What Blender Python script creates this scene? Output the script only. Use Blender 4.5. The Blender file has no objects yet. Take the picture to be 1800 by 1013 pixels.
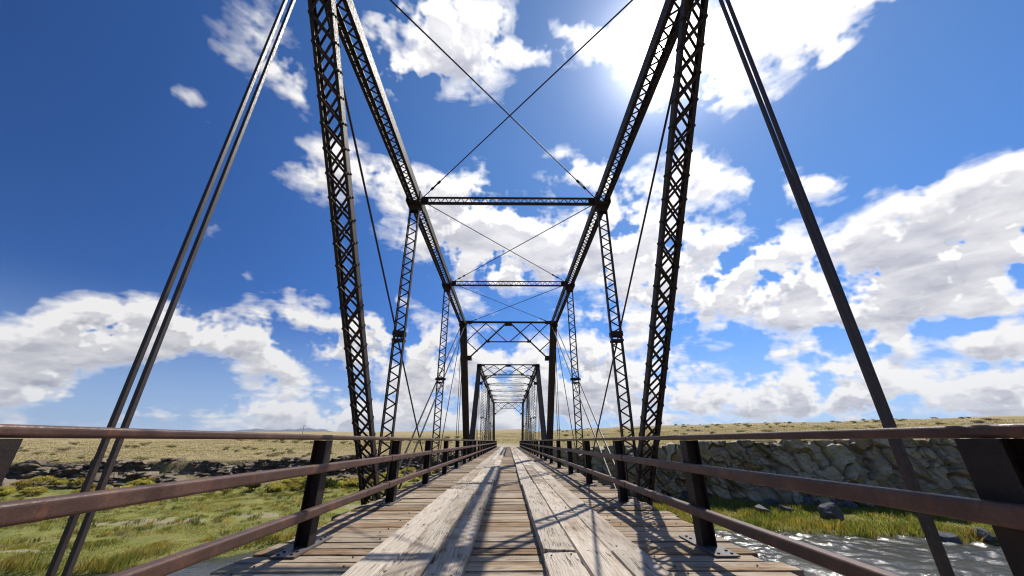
import bpy, math, random
import numpy as np
from mathutils import Vector, Matrix, noise as mnoise
R = math.radians
random.seed(7); rng = np.random.default_rng(11)
scene = bpy.context.scene
col = scene.collection

# ------------------------------------------------------------------ camera
cam_d = bpy.data.cameras.new('camera'); cam = bpy.data.objects.new('camera', cam_d); col.objects.link(cam)
cam_d.sensor_width = 36; cam_d.lens = 12.8; cam_d.clip_start = .02; cam_d.clip_end = 60000
cam.location = (.015, 0, 1.0); cam.rotation_euler = (R(90 + 22.8), 0, R(-.54))
scene.camera = cam

# ------------------------------------------------------------------ sun, sky, exposure
SUN_AZ, SUN_EL = 32.4, 51.7            # degrees to the right of the bridge axis (+Y), above the horizon
sdir = Vector((math.sin(R(SUN_AZ))*math.cos(R(SUN_EL)), math.cos(R(SUN_AZ))*math.cos(R(SUN_EL)), math.sin(R(SUN_EL))))
sl = bpy.data.lights.new('sun', 'SUN'); sl.energy = 5.0; sl.angle = R(.5); sl.color = (1, .95, .88)
so = bpy.data.objects.new('sun', sl); col.objects.link(so)
so.rotation_euler = (-sdir).to_track_quat('-Z', 'Y').to_euler()
scene.view_settings.view_transform = 'Standard'; scene.view_settings.look = 'None'
scene.view_settings.exposure = 0.0; scene.view_settings.gamma = 1.0
scene.cycles.use_denoising = True; scene.cycles.pixel_filter_type = 'BLACKMAN_HARRIS'; scene.cycles.filter_width = 1.15
scene.cycles.max_bounces = 6; scene.cycles.diffuse_bounces = 3; scene.cycles.glossy_bounces = 3
scene.cycles.sample_clamp_indirect = 6

world = bpy.data.worlds.new('World'); scene.world = world; world.use_nodes = True

class NT:
    """small helper for building node trees"""
    def __init__(s, tree): s.t = tree; s.n = tree.nodes; s.l = tree.links; s.n.clear()
    def put(s, inp, v):
        if v is None: return
        if hasattr(v, 'is_output') or isinstance(v, bpy.types.NodeSocket): s.l.new(v, inp)
        else: inp.default_value = v
    def node(s, kind, **kw):
        n = s.n.new(kind)
        for k, v in kw.items(): setattr(n, k, v)
        return n
    def math(s, op, a, b=None, c=None, clamp=False):
        n = s.node('ShaderNodeMath', operation=op, use_clamp=clamp)
        for i, v in enumerate((a, b, c)): s.put(n.inputs[i], v)
        return n.outputs[0]
    def vmath(s, op, a, b=None, scale=None):
        n = s.node('ShaderNodeVectorMath', operation=op)
        s.put(n.inputs[0], a); s.put(n.inputs[1], b)
        if scale is not None: s.put(n.inputs['Scale'], scale)
        return n.outputs['Value'] if op in ('DOT_PRODUCT', 'LENGTH', 'DISTANCE') else n.outputs[0]
    def mix(s, f, a, b, mode='MIX'):
        n = s.node('ShaderNodeMix', data_type='RGBA', blend_type=mode)
        s.put(n.inputs[0], f); s.put(n.inputs[6], a); s.put(n.inputs[7], b)
        return n.outputs[2]
    def noise(s, vec, scale, detail=4, rough=.55, dist=0, color=False, lac=2.0):
        n = s.node('ShaderNodeTexNoise')
        s.put(n.inputs['Vector'], vec); s.put(n.inputs['Scale'], scale); n.inputs['Detail'].default_value = detail
        n.inputs['Roughness'].default_value = rough; n.inputs['Distortion'].default_value = dist; n.inputs['Lacunarity'].default_value = lac
        return n.outputs['Color' if color else 'Fac']
    def vor(s, vec, scale, feature='F1', out='Distance', rand=1.0):
        n = s.node('ShaderNodeTexVoronoi', feature=feature)
        s.put(n.inputs['Vector'], vec); s.put(n.inputs['Scale'], scale); n.inputs['Randomness'].default_value = rand
        return n.outputs[out]
    def step(s, x, a, b, lo=0., hi=1., smooth=True):
        n = s.node('ShaderNodeMapRange', interpolation_type='SMOOTHSTEP' if smooth else 'LINEAR')
        s.put(n.inputs[0], x); s.put(n.inputs[1], a); s.put(n.inputs[2], b); s.put(n.inputs[3], lo); s.put(n.inputs[4], hi)
        return n.outputs[0]
    def mapping(s, vec, loc=(0,0,0), rot=(0,0,0), scale=(1,1,1), kind='POINT'):
        n = s.node('ShaderNodeMapping', vector_type=kind)
        s.put(n.inputs[0], vec); n.inputs[1].default_value = loc
        n.inputs[2].default_value = rot; n.inputs[3].default_value = scale
        return n.outputs[0]
    def sep(s, vec):
        n = s.node('ShaderNodeSeparateXYZ'); s.put(n.inputs[0], vec); return n.outputs
    def comb(s, x, y, z):
        n = s.node('ShaderNodeCombineXYZ')
        for i, v in enumerate((x, y, z)): s.put(n.inputs[i], v)
        return n.outputs[0]

# clouds: x, y on a stereographic sky chart (hundredths, centre 23 degrees up the bridge axis), radii, turn, weight
CLOUDS = [(-28.1,28.2,3.8,6.0,30,.75),(-35.6,21.0,1.6,1.7,-29,.62),(-34.7,18.7,1.1,.5,8,.5),(-25.0,22.4,2.1,2.1,7,.6),(-26.3,25.1,1.8,1.2,8,.5),
 (-21.1,14.7,7.5,5.2,-7,1.0),(-11.7,13.8,5.2,4.3,2,.7),(-14.6,25.8,3.5,3.0,4,.5),(-6.8,28.7,8.3,4.7,-21,.9),(-11.8,26.9,3.5,2.1,3,.75),
 (-1.8,32.4,7.7,3.8,0,.75),(-10.7,33.3,4.7,2.4,3,.6),(-16.2,30.4,2.6,4.9,5,.6),(7.7,30.3,3.8,3.4,-3,.75),(2.8,28.4,3.9,1.4,-1,.7),
 (11.8,30.1,3.4,2.1,-4,.7),(19.4,29.8,7.4,6.5,-7,1.2),(28.6,28.0,8.5,5.6,-28,.95),(33.5,29.9,5.9,4.2,-12,.8),(39.4,29.8,4.0,1.3,-14,.6),
 (41.4,25.4,1.3,1.1,45,.5),(24.7,22.7,5.4,3.1,-7,.7),(35.7,25.7,1.7,1.3,28,.5),(31.0,12.6,7.0,3.4,-5,1.0),(36.9,12.9,2.6,1.1,7,.6),
 (24.1,14.8,3.2,3.4,-4,.4),(-4.2,15.5,1.8,3.3,1,.62),(-8.0,13.2,4.5,1.9,1,.6),(5.3,5.4,14.5,5.8,-11,1.2),(-5.0,5.7,9.3,6.9,-30,1.0),
 (9.1,15.5,5.9,3.2,-2,1.0),(17.7,9.4,7.5,8.6,-2,1.1),(48.4,6.4,7.9,7.8,31,1.3),(40.0,2.4,11.2,5.6,16,1.2),(51.7,10.1,3.8,3.9,-8,1.0),
 (44.6,-3.4,10.7,3.2,3,.9),(29.1,4.7,6.8,4.3,-2,.9),(25.4,-1.1,9.5,6.6,1,1.0),(27.5,-13.1,14.0,4.2,6,1.0),(42.4,-11.7,10.8,3.9,8,1.0),
 (51.8,-9.9,5.0,3.4,8,1.0),(50.3,-5.6,3.4,1.6,5,.8),(35.9,-7.2,4.5,1.6,4,.8),(42.3,-6.5,3.5,1.7,4,.8),(-42.9,-4.6,6.8,3.4,-2,1.3),
 (-47.7,-7.0,7.0,3.6,-4,1.1),(-35.0,-6.0,9.6,2.8,-12,1.05),(-26.3,-4.1,8.0,3.2,-12,.9),(-27.9,-10.1,4.1,2.4,-3,.85),(-49.5,-11.0,5.0,2.3,-7,.9),
 (-47.5,-14.2,4.5,1.3,-9,.7),(-27.0,-14.9,12.6,3.1,-4,1.0),(-17.8,-17.0,8.6,2.1,-3,.9),(-40.2,-14.3,1.9,.7,-7,.6),(-34.9,6.8,1.5,1.3,3,.5),
 (-31.7,1.6,1.4,1.3,1,.45),(-10.8,-7.6,9.4,6.0,0,1.0),(-14.5,6.8,4.0,4.5,1,.4),(-2.6,-13.5,13.7,6.0,1,1.1),(11.9,-10.3,9.3,8.4,2,1.1),
 (-19.0,-7.2,5.0,3.7,-1,.8),(.5,-18.2,60.0,1.7,0,.5)]

def build_sky():
    N = NT(world.node_tree)
    out = N.node('ShaderNodeOutputWorld'); bg = N.node('ShaderNodeBackground'); bg.inputs[1].default_value = .1
    N.l.new(bg.outputs[0], out.inputs[0])
    d = N.node('ShaderNodeTexCoord').outputs['Generated']
    d = N.vmath('NORMALIZE', d)
    sky = N.node('ShaderNodeTexSky', sky_type='NISHITA', sun_disc=False, sun_elevation=R(SUN_EL), sun_rotation=R(SUN_AZ), altitude=2300, air_density=.9, dust_density=.35, ozone_density=3.0)
    N.l.new(d, sky.inputs[0])
    cosg = N.vmath('DOT_PRODUCT', d, tuple(sdir))
    gam = N.math('ARCCOSINE', N.math('MINIMUM', cosg, .99999))
    # deep polarised blue away from the sun, lighter near it
    hs = N.node('ShaderNodeHueSaturation'); hs.inputs['Hue'].default_value = .492; hs.inputs['Saturation'].default_value = 1.12
    N.l.new(sky.outputs[0], hs.inputs['Color'])
    dim = N.step(gam, .3, 1.4, 1.2, .54)
    blue = N.vmath('MULTIPLY', N.vmath('SCALE', hs.outputs[0], scale=dim), N.mix(N.step(gam, .3, 1.3), (.82, 1.08, 1.36, 1), (.42, .95, 1.72, 1)))
    dz = N.sep(d)[2]
    # stereographic chart
    rd = N.mapping(d, rot=(R(-23), 0, 0))
    x, y, z = N.sep(rd)
    k = N.math('DIVIDE', 100., N.math('ADD', 1.02, y))
    p = N.comb(N.math('MULTIPLY', x, k), N.math('MULTIPLY', z, k), 0.)
    # cloud-plane coordinates: billows get smaller and flatter towards the horizon
    sx, sy, sz = N.sep(d)
    den = N.math('ADD', N.math('MAXIMUM', sz, 0.), .30)
    q = N.comb(N.math('DIVIDE', sx, den), N.math('DIVIDE', sy, den), N.math('MULTIPLY', sz, 3.0))
    def field(p, q, det):
        w = N.vmath('SUBTRACT', N.noise(p, .13, 4, .6, color=True), (.5, .5, .5))
        pw = N.vmath('ADD', p, N.vmath('SCALE', w, scale=4.8))
        acc = None
        for (cx, cy, rx, ry, rot, s) in CLOUDS:
            m = N.mapping(pw, (cx, cy, 0), (0, 0, R(rot)), (rx*1.38, ry*1.38, 1.), 'TEXTURE')
            g = N.node('ShaderNodeTexGradient', gradient_type='SPHERICAL'); N.l.new(m, g.inputs[0])
            acc = N.math('MULTIPLY_ADD', g.outputs[1], s*1.8, acc if acc is not None else 0.)
        soft = N.math('MINIMUM', acc, 1.6)
        # rounded billows on billows, and torn wisps
        qb = N.vmath('ADD', q, N.vmath('SCALE', N.vmath('SUBTRACT', N.noise(q, 3.2, 3, .6, color=True), (.5, .5, .5)), scale=.22))
        v1 = N.math('SUBTRACT', .47, N.vor(qb, 4.2))
        v2 = N.math('SUBTRACT', .45, N.vor(qb, 10.5)); v3 = N.math('SUBTRACT', .45, N.vor(qb, 25.))
        n1 = N.noise(q, 5.0, det, .66, .55)
        f = N.math('ADD', N.math('MULTIPLY', v1, 1.0), N.math('MULTIPLY', v2, .42))
        f = N.math('ADD', f, N.math('MULTIPLY', v3, .20))
        f = N.math('ADD', f, N.math('MULTIPLY', N.math('SUBTRACT', n1, .5), 1.5))
        f = N.math('MULTIPLY', f, N.math('MULTIPLY', N.step(soft, 0., .4, .3, 1.), N.step(soft, .7, 1.5, 1., .55)))
        return N.math('ADD', soft, f), n1
    D, nz = field(p, q, 10)
    # up towards the sun: what stands between this bit of cloud and the light
    D2, _ = field(N.vmath('ADD', p, (.35, 1.5, 0.)), N.vmath('ADD', q, (.02, -.045, .045)), 5)
    alpha = N.math('POWER', N.step(D, .40, 1.18, smooth=False), 1.25)
    relief = N.math('MULTIPLY', N.math('SUBTRACT', D2, D), .85)
    body = N.step(N.math('ADD', N.math('MULTIPLY', D, .5), N.math('MULTIPLY', D2, .5)), .8, 2.1)
    dark = N.math('ADD', N.math('MULTIPLY', body, .9), relief)
    dark = N.math('MULTIPLY', dark, N.step(D, .6, 1.3), clamp=True)
    bright = N.step(gam, .2, 1.1, 12.0, 8.9)
    lit = N.vmath('SCALE', (1.0, .99, .985), scale=bright)
    grey = N.vmath('SCALE', (.84, .86, 1.03), scale=N.step(gam, .15, 1.1, 6.9, 4.2))
    cl = N.mix(dark, lit, grey)
    # pale band of far cloud and thick air low down
    hz = N.step(dz, -.02, .30, .68, 0.)
    base = N.mix(hz, blue, (4.4, 5.9, 8.0, 1))
    c = N.mix(alpha, base, cl)
    # bright air and thin cloud round the sun, and the disc itself
    a1 = N.math('MULTIPLY', N.math('EXPONENT', N.math('MULTIPLY', gam, -1/.045)), 60.)
    a2 = N.math('MULTIPLY', N.math('EXPONENT', N.math('MULTIPLY', gam, -1/.20)), 2.4)
    disc = N.step(gam, .008, .013, 400., 0.)
    glow = N.math('ADD', N.math('ADD', a1, a2), disc)
    gl = N.vmath('SCALE', (1., .98, .95), scale=glow)
    fin = N.vmath('ADD', c, gl)
    N.l.new(fin, bg.inputs[0])
build_sky()
world.cycles.sampling_method = 'MANUAL'; world.cycles.sample_map_resolution = 512

# ------------------------------------------------------------------ materials
def mat(name, rough=.7, spec=.3):
    m = bpy.data.materials.new(name); m.use_nodes = True
    N = NT(m.node_tree)
    o = N.node('ShaderNodeOutputMaterial'); b = N.node('ShaderNodeBsdfPrincipled')
    N.l.new(b.outputs[0], o.inputs[0]); b.inputs['Roughness'].default_value = rough
    b.inputs['Specular IOR Level'].default_value = spec
    return m, N, b
def bump(N, b, h, dist, strength=1.0):
    n = N.node('ShaderNodeBump'); n.inputs['Distance'].default_value = dist; n.inputs['Strength'].default_value = strength
    N.l.new(h, n.inputs['Height']); N.l.new(n.outputs[0], b.inputs['Normal'])
def c4(r, g, b): return (r, g, b, 1)

def steel_mat(name, base, rust, rough, amount=.5, spec=.5):
    m, N, b = mat(name, rough, spec)
    pos = N.node('ShaderNodeNewGeometry').outputs['Position']
    n1 = N.noise(pos, 3.5, 8, .65); n2 = N.noise(pos, 45., 4, .7); n3 = N.noise(pos, 160., 2, .6)
    f = N.step(N.math('ADD', N.math('MULTIPLY', n1, .7), N.math('MULTIPLY', n2, .3)), .5 - .2*amount, .72)
    c = N.mix(f, c4(*base), c4(*rust))
    c = N.mix(N.step(n3, .45, .7, 0., .35), c, c4(base[0]*.45, base[1]*.42, base[2]*.4))
    strk = N.noise(N.mapping(pos, scale=(9., 9., 1.3)), 1., 5, .7)
    c = N.mix(N.step(strk, .56, .70, 0., .55), c, c4(rust[0]*1.25, rust[1]*.85, rust[2]*.62))
    chip = N.step(N.noise(pos, 26., 6, .75), .66, .70)
    c = N.mix(N.math('MULTIPLY', chip, .8), c, c4(base[0]*.3+.01, base[1]*.28+.006, base[2]*.28+.004))
    N.l.new(c, b.inputs['Base Color'])
    N.l.new(N.step(n2, .3, .7, rough-.12, rough+.18), b.inputs['Roughness'])
    bump(N, b, N.math('ADD', N.math('MULTIPLY', n2, .6), N.math('MULTIPLY', n3, .4)), .004, .5)
    return m
M = {}
M['steel'] = steel_mat('dark_painted_steel', (.034, .028, .025), (.068, .041, .028), .58, .5, .22)
M['bar'] = steel_mat('worn_eyebar_steel', (.050, .041, .038), (.08, .054, .042), .46, .5, .35)
M['rail'] = steel_mat('rusted_railing_steel', (.088, .046, .034), (.19, .098, .067), .5, .35, .3)
M['post'] = steel_mat('rusted_post_steel', (.024, .018, .016), (.055, .037, .03), .58, .5, .2)
M['plate'] = steel_mat('base_plate_steel', (.12, .108, .102), (.15, .10, .08), .5, .5, .35)
M['bolt'] = steel_mat('bolt_steel', (.03, .028, .027), (.05, .035, .03), .5, .4)

def wood_mat(name, pale, mid, brown, brownness):
    m, N, b = mat(name, .85, .2)
    uv = N.node('ShaderNodeUVMap', uv_map='grain').outputs[0]
    at = N.node('ShaderNodeAttribute', attribute_name='plank'); r, g, bl = N.sep(at.outputs['Vector'])
    u, v, _ = N.sep(uv)
    off = N.math('MULTIPLY', r, 97.)
    P = N.comb(u, v, off)
    warp = N.noise(N.comb(N.math('MULTIPLY', u, 1.2), N.math('MULTIPLY', v, 3.), off), 1., 3, .5, color=True)
    vw = N.math('ADD', v, N.math('MULTIPLY', N.math('SUBTRACT', N.sep(warp)[1], .5), .09))
    # knots bend the grain round them
    kd = N.vor(N.comb(N.math('MULTIPLY', u, .9), N.math('MULTIPLY', v, 3.2), off), 1.)
    kn = N.step(kd, .0, .30, 1., 0.)
    G = N.comb(N.math('MULTIPLY', u, 2.2), N.math('ADD', N.math('MULTIPLY', vw, 70.), N.math('MULTIPLY', kn, 2.5)), off)
    grain = N.noise(G, 1., 5, .65)
    fine = N.noise(N.comb(N.math('MULTIPLY', u, 9.), N.math('MULTIPLY', vw, 320.), off), 1., 3, .6)
    crk = N.noise(N.comb(N.math('MULTIPLY', u, .9), N.math('ADD', N.math('MULTIPLY', vw, 26.), kn), off), 1., 3, .5)
    crack = N.math('MULTIPLY', N.step(N.math('ABSOLUTE', N.math('SUBTRACT', crk, .5)), .004, .02, 1., 0.), N.step(N.noise(P, 2.6, 3, .6), .46, .6))
    patch = N.noise(N.comb(N.math('MULTIPLY', u, 1.1), N.math('MULTIPLY', v, 5.), off), 1., 5, .6)
    blot = N.noise(N.comb(N.math('MULTIPLY', u, 2.5), N.math('MULTIPLY', v, 9.), off), 1., 4, .65)
    c = N.mix(N.step(grain, .32, .68), c4(*mid), c4(*pale))
    bf = N.step(N.math('ADD', patch, N.math('MULTIPLY', N.math('SUBTRACT', g, .5), .55)), .52 - brownness, .82 - brownness)
    c = N.mix(N.math('MULTIPLY', bf, .9), c, N.mix(N.step(grain, .35, .65), c4(*[x*.55 for x in brown]), c4(*brown)))
    c = N.mix(N.step(fine, .5, .75, 0., .4), c, c4(mid[0]*.5, mid[1]*.45, mid[2]*.4))
    c = N.mix(N.step(blot, .58, .8, 0., .45), c, c4(.12, .085, .06))
    c = N.mix(N.math('MULTIPLY', N.step(kd, .05, .13, .65, 0.), N.step(g, .45, .55)), c, c4(.13, .075, .04))
    c = N.mix(N.math('MULTIPLY', crack, .7), c, c4(.03, .022, .016))
    tone = N.math('ADD', .80, N.math('MULTIPLY', bl, .34))
    c = N.vmath('SCALE', c, scale=tone)
    N.l.new(c, b.inputs['Base Color'])
    h = N.math('SUBTRACT', N.math('ADD', N.math('MULTIPLY', grain, .5), N.math('MULTIPLY', fine, .25)), N.math('MULTIPLY', crack, 1.2))
    bump(N, b, h, .012, .9)
    return m
M['deck'] = wood_mat('weathered_cross_boards', (.50, .415, .305), (.29, .22, .15), (.32, .20, .10), .12)
M['runner'] = wood_mat('bleached_running_planks', (.64, .56, .455), (.47, .395, .305), (.42, .32, .215), -.05)

def ground_mat():
    m, N, b = mat('river_valley_ground', .95, .1)
    pos = N.node('ShaderNodeNewGeometry').outputs['Position']
    at = N.node('ShaderNodeAttribute', attribute_name='zone'); marsh, slope, road = N.sep(at.outputs['Vector'])
    n1 = N.noise(pos, .06, 6, .6); n2 = N.noise(pos, .5, 6, .65); n3 = N.noise(pos, 4., 5, .65); n4 = N.noise(pos, 22., 3, .6)
    dry = N.mix(N.step(n2, .35, .68), c4(.44, .35, .185), c4(.32, .25, .12))
    dry = N.mix(N.step(n1, .45, .65, 0., .5), dry, c4(.34, .29, .11))
    dry = N.mix(N.step(n3, .5, .72, 0., .5), dry, c4(.22, .19, .085))
    soil = N.mix(N.step(n3, .4, .65), c4(.20, .165, .115), c4(.30, .265, .2))
    dry = N.mix(N.step(n2, .6, .75, 0., .6), dry, soil)
    wet = N.mix(N.step(n2, .35, .65), c4(.20, .22, .055), c4(.30, .29, .085))
    wet = N.mix(N.step(n3, .5, .7, 0., .6), wet, c4(.13, .145, .04))
    wet = N.mix(N.step(N.noise(pos, 1.1, 5, .7), .5, .68, 0., .7), wet, c4(.24, .185, .085))
    wet = N.mix(N.step(n1, .55, .7, 0., .5), wet, c4(.24, .2, .1))
    rocky = N.mix(N.step(n3, .4, .62), c4(.15, .115, .06), c4(.34, .265, .14))
    rocky = N.mix(N.step(n2, .5, .65, 0., .7), rocky, c4(.23, .22, .065))
    c = N.mix(slope, dry, rocky); c = N.mix(marsh, c, wet)
    dirt = N.mix(N.step(n3, .35, .7), c4(.47, .40, .30), c4(.36, .30, .22))
    c = N.mix(road, c, dirt)
    N.l.new(c, b.inputs['Base Color'])
    bump(N, b, N.math('ADD', N.math('MULTIPLY', n3, .7), N.math('MULTIPLY', n4, .3)), .25, .8)
    return m
M['ground'] = ground_mat()

def blade_mat(name, rough=.6):
    m, N, b = mat(name, rough, .25)
    at = N.node('ShaderNodeAttribute', attribute_name='tint')
    pos = N.node('ShaderNodeNewGeometry').outputs['Position']
    c = N.mix(N.step(N.noise(pos, .35, 4, .6), .3, .7, 0., .45), at.outputs['Color'], c4(.30, .22, .035))
    N.l.new(c, b.inputs['Base Color'])
    tr = N.node('ShaderNodeBsdfTranslucent'); N.l.new(c, tr.inputs[0])
    mx = N.node('ShaderNodeMixShader'); mx.inputs[0].default_value = .45
    o = [n for n in N.n if n.type == 'OUTPUT_MATERIAL'][0]
    N.l.new(b.outputs[0], mx.inputs[1]); N.l.new(tr.outputs[0], mx.inputs[2]); N.l.new(mx.outputs[0], o.inputs[0])
    return m
M['blade'] = blade_mat('grass_blades')
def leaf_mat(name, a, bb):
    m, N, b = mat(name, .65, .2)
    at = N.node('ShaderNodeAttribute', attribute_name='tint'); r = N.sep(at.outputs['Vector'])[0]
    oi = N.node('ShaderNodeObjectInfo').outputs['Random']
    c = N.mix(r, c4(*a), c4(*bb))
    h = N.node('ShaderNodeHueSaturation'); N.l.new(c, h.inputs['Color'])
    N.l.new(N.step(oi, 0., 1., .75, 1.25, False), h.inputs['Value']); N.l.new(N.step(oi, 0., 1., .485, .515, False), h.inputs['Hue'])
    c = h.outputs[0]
    N.l.new(c, b.inputs['Base Color'])
    tr = N.node('ShaderNodeBsdfTranslucent'); N.l.new(c, tr.inputs[0])
    mx = N.node('ShaderNodeMixShader'); mx.inputs[0].default_value = .4
    o = [n for n in N.n if n.type == 'OUTPUT_MATERIAL'][0]
    N.l.new(b.outputs[0], mx.inputs[1]); N.l.new(tr.outputs[0], mx.inputs[2]); N.l.new(mx.outputs[0], o.inputs[0])
    return m
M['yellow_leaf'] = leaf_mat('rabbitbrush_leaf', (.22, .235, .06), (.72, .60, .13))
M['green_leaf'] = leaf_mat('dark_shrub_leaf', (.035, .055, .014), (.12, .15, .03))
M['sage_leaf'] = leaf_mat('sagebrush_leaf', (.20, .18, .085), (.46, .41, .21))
M['twig'], _n, _b = mat('shrub_twig', .9, .1); _b.inputs['Base Color'].default_value = (.12, .09, .06, 1)

def rock_mat(name, a, bcol, lichen, la, stain):
    m, N, b = mat(name, .9, .2)
    pos = N.node('ShaderNodeNewGeometry').outputs['Position']
    at = N.node('ShaderNodeAttribute', attribute_name='block'); r, g, _ = N.sep(at.outputs['Vector'])
    n1 = N.noise(pos, .7, 7, .65); n2 = N.noise(pos, 5., 6, .7); n3 = N.noise(pos, 30., 4, .65)
    c = N.mix(N.step(N.math('ADD', N.math('MULTIPLY', n1, .4), N.math('MULTIPLY', r, .6)), .25, .75), c4(*a), c4(*bcol))
    c = N.mix(N.step(n2, .45, .75, 0., .6), c, c4(*[x*.45 for x in a]))
    c = N.mix(N.math('MULTIPLY', N.step(g, .6, .9), N.step(n1, .35, .6, 0., .7)), c, c4(*stain))
    l = N.math('MULTIPLY', N.step(N.noise(pos, 1.3, 5, .7), .55, .66), N.step(n2, .35, .55))
    c = N.mix(N.math('MULTIPLY', l, la), c, c4(*lichen))
    N.l.new(c, b.inputs['Base Color'])
    bump(N, b, N.math('ADD', N.math('MULTIPLY', n2, .7), N.math('MULTIPLY', n3, .3)), .18, .9)
    return m
M['cliff'] = rock_mat('lichen_grey_rock', (.41, .335, .215), (.68, .585, .41), (.44, .43, .09), .9, (.32, .21, .11))
M['ledge'] = rock_mat('dark_ledge_rock', (.155, .122, .088), (.31, .25, .175), (.28, .25, .09), .6, (.15, .11, .07))
M['boulder'] = rock_mat('dark_grey_boulder', (.10, .10, .105), (.21, .21, .21), (.2, .2, .1), .3, (.14, .12, .1))

def water_mat():
    m, N, b = mat('river_water', .14, .5)
    pos = N.node('ShaderNodeNewGeometry').outputs['Position']
    n1 = N.noise(N.mapping(pos, scale=(1., 1.5, 1.)), 1.3, 4, .6, .4); n2 = N.noise(N.mapping(pos, scale=(1., 1.6, 1.)), 5.5, 4, .65, .3)
    n3 = N.noise(pos, 24., 2, .6)
    b.inputs['Base Color'].default_value = (.06, .06, .048, 1); b.inputs['IOR'].default_value = 1.33
    h = N.math('ADD', N.math('ADD', N.math('MULTIPLY', n1, 1.), N.math('MULTIPLY', n2, .42)), N.math('MULTIPLY', n3, .06))
    bump(N, b, h, .06, 1.)
    return m
M['water'] = water_mat()
def plain_mat(name, c, rough=.9):
    m, N, b = mat(name, rough, .1)
    pos = N.node('ShaderNodeNewGeometry').outputs['Position']
    N.l.new(N.mix(N.noise(pos, .002, 6, .6), c4(*[x*.7 for x in c]), c4(*[x*1.3 for x in c])), b.inputs['Base Color'])
    return m
M['mountain'] = plain_mat('far_mountain_forest', (.10, .12, .15))

# ------------------------------------------------------------------ mesh helpers
class MB:
    """collects solid pieces and links them as ONE mesh object"""
    def __init__(s): s.v = []; s.f = []; s.uv = []; s.col = []; s.use = False
    def add(s, vs, fs):
        o = len(s.v); s.v.extend([tuple(v) for v in vs]); s.f.extend([tuple(i+o for i in f) for f in fs])
    def box(s, c, a, b, d):
        c, a, b, d = map(Vector, (c, a, b, d))
        vs = [c+i*a+j*b+k*d for i in (-1, 1) for j in (-1, 1) for k in (-1, 1)]
        f = [(0,1,3,2),(4,6,7,5),(0,4,5,1),(2,3,7,6),(0,2,6,4),(1,5,7,3)]
        if a.cross(b).dot(d) < 0: f = [x[::-1] for x in f]
        s.add(vs, f)
    def bar(s, p0, p1, w, h, wdir):
        """rectangular bar from p0 to p1, w across wdir, h across the third direction"""
        p0, p1 = Vector(p0), Vector(p1); a = p1-p0; L = a.length; a.normalize()
        wd = Vector(wdir); wd = (wd - a*wd.dot(a)).normalized(); hd = a.cross(wd)
        s.box((p0+p1)/2, a*(L/2), wd*(w/2), hd*(h/2))
    def prism(s, prof, p0, p1, xd, yd):
        p0, p1, xd, yd = map(Vector, (p0, p1, xd, yd)); n = len(prof)
        vs = [p0+xd*x+yd*y for x, y in prof]+[p1+xd*x+yd*y for x, y in prof]
        f = [(i, (i+1) % n, n+(i+1) % n, n+i) for i in range(n)]+[tuple(range(n))[::-1], tuple(range(n, 2*n))]
        if xd.cross(yd).dot(p1-p0) < 0: f = [x[::-1] for x in f]
        s.add(vs, f)
    def tube(s, p0, p1, r, n=8):
        p0, p1 = Vector(p0), Vector(p1); a = (p1-p0).normalized()
        u = a.orthogonal().normalized(); w = a.cross(u)
        s.prism([(r*math.cos(2*math.pi*i/n), r*math.sin(2*math.pi*i/n)) for i in range(n)], p0, p1, u, w)
    def dome(s, c, nrm, r, n=6):
        c, a = Vector(c), Vector(nrm).normalized(); u = a.orthogonal().normalized(); w = a.cross(u)
        ring = lambda q, h: [c+a*h+(u*math.cos(2*math.pi*i/n)+w*math.sin(2*math.pi*i/n))*q for i in range(n)]
        vs = ring(r, -r*.1)+ring(r*.75, r*.5)+[c+a*r*.75]
        f = [(i, (i+1) % n, n+(i+1) % n, n+i) for i in range(n)]+[(n+i, n+(i+1) % n, 2*n) for i in range(n)]
        s.add(vs, f)
    def disc(s, c, nrm, r, t, n=14):
        nrm = Vector(nrm).normalized(); s.tube(Vector(c)-nrm*t/2, Vector(c)+nrm*t/2, r, n)
    def mesh(s, name, material, smooth=False):
        me = bpy.data.meshes.new(name); me.from_pydata(s.v, [], s.f); me.materials.append(material)
        if smooth: me.polygons.foreach_set('use_smooth', [True]*len(me.polygons))
        me.update(); return me
    def build(s, name, material, parent=None, smooth=False):
        o = bpy.data.objects.new(name, s.mesh(name, material, smooth)); col.objects.link(o)
        if parent is not None: o.parent = parent
        return o
def tag(o, label=None, cat=None, group=None, kind=None):
    if label: o['label'] = label
    if cat: o['category'] = cat
    if group: o['group'] = group
    if kind: o['kind'] = kind
    return o
def empty(name, loc=(0,0,0), rz=0):
    o = bpy.data.objects.new(name, None); col.objects.link(o); o.location = loc; o.rotation_euler = (0, 0, rz); o.empty_display_size = .3
    return o
def np_mesh(name, v, f, material, attr=None, smooth=False):
    """v (n,3), f (m,3 or 4) arrays; attr name -> (n,3) per-vertex values"""
    me = bpy.data.meshes.new(name); k = f.shape[1]
    me.vertices.add(len(v)); me.vertices.foreach_set('co', np.asarray(v, np.float32).ravel())
    me.loops.add(f.size); me.loops.foreach_set('vertex_index', f.astype(np.int32).ravel())
    me.polygons.add(len(f)); me.polygons.foreach_set('loop_start', np.arange(0, f.size, k, dtype=np.int32))
    if smooth: me.polygons.foreach_set('use_smooth', np.ones(len(f), bool))
    me.update(calc_edges=True)
    for an, val in (attr or {}).items():
        a = me.attributes.new(an, 'FLOAT_VECTOR', 'POINT'); a.data.foreach_set('vector', np.asarray(val, np.float32).ravel())
    me.materials.append(material); me.validate()
    return me

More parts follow.
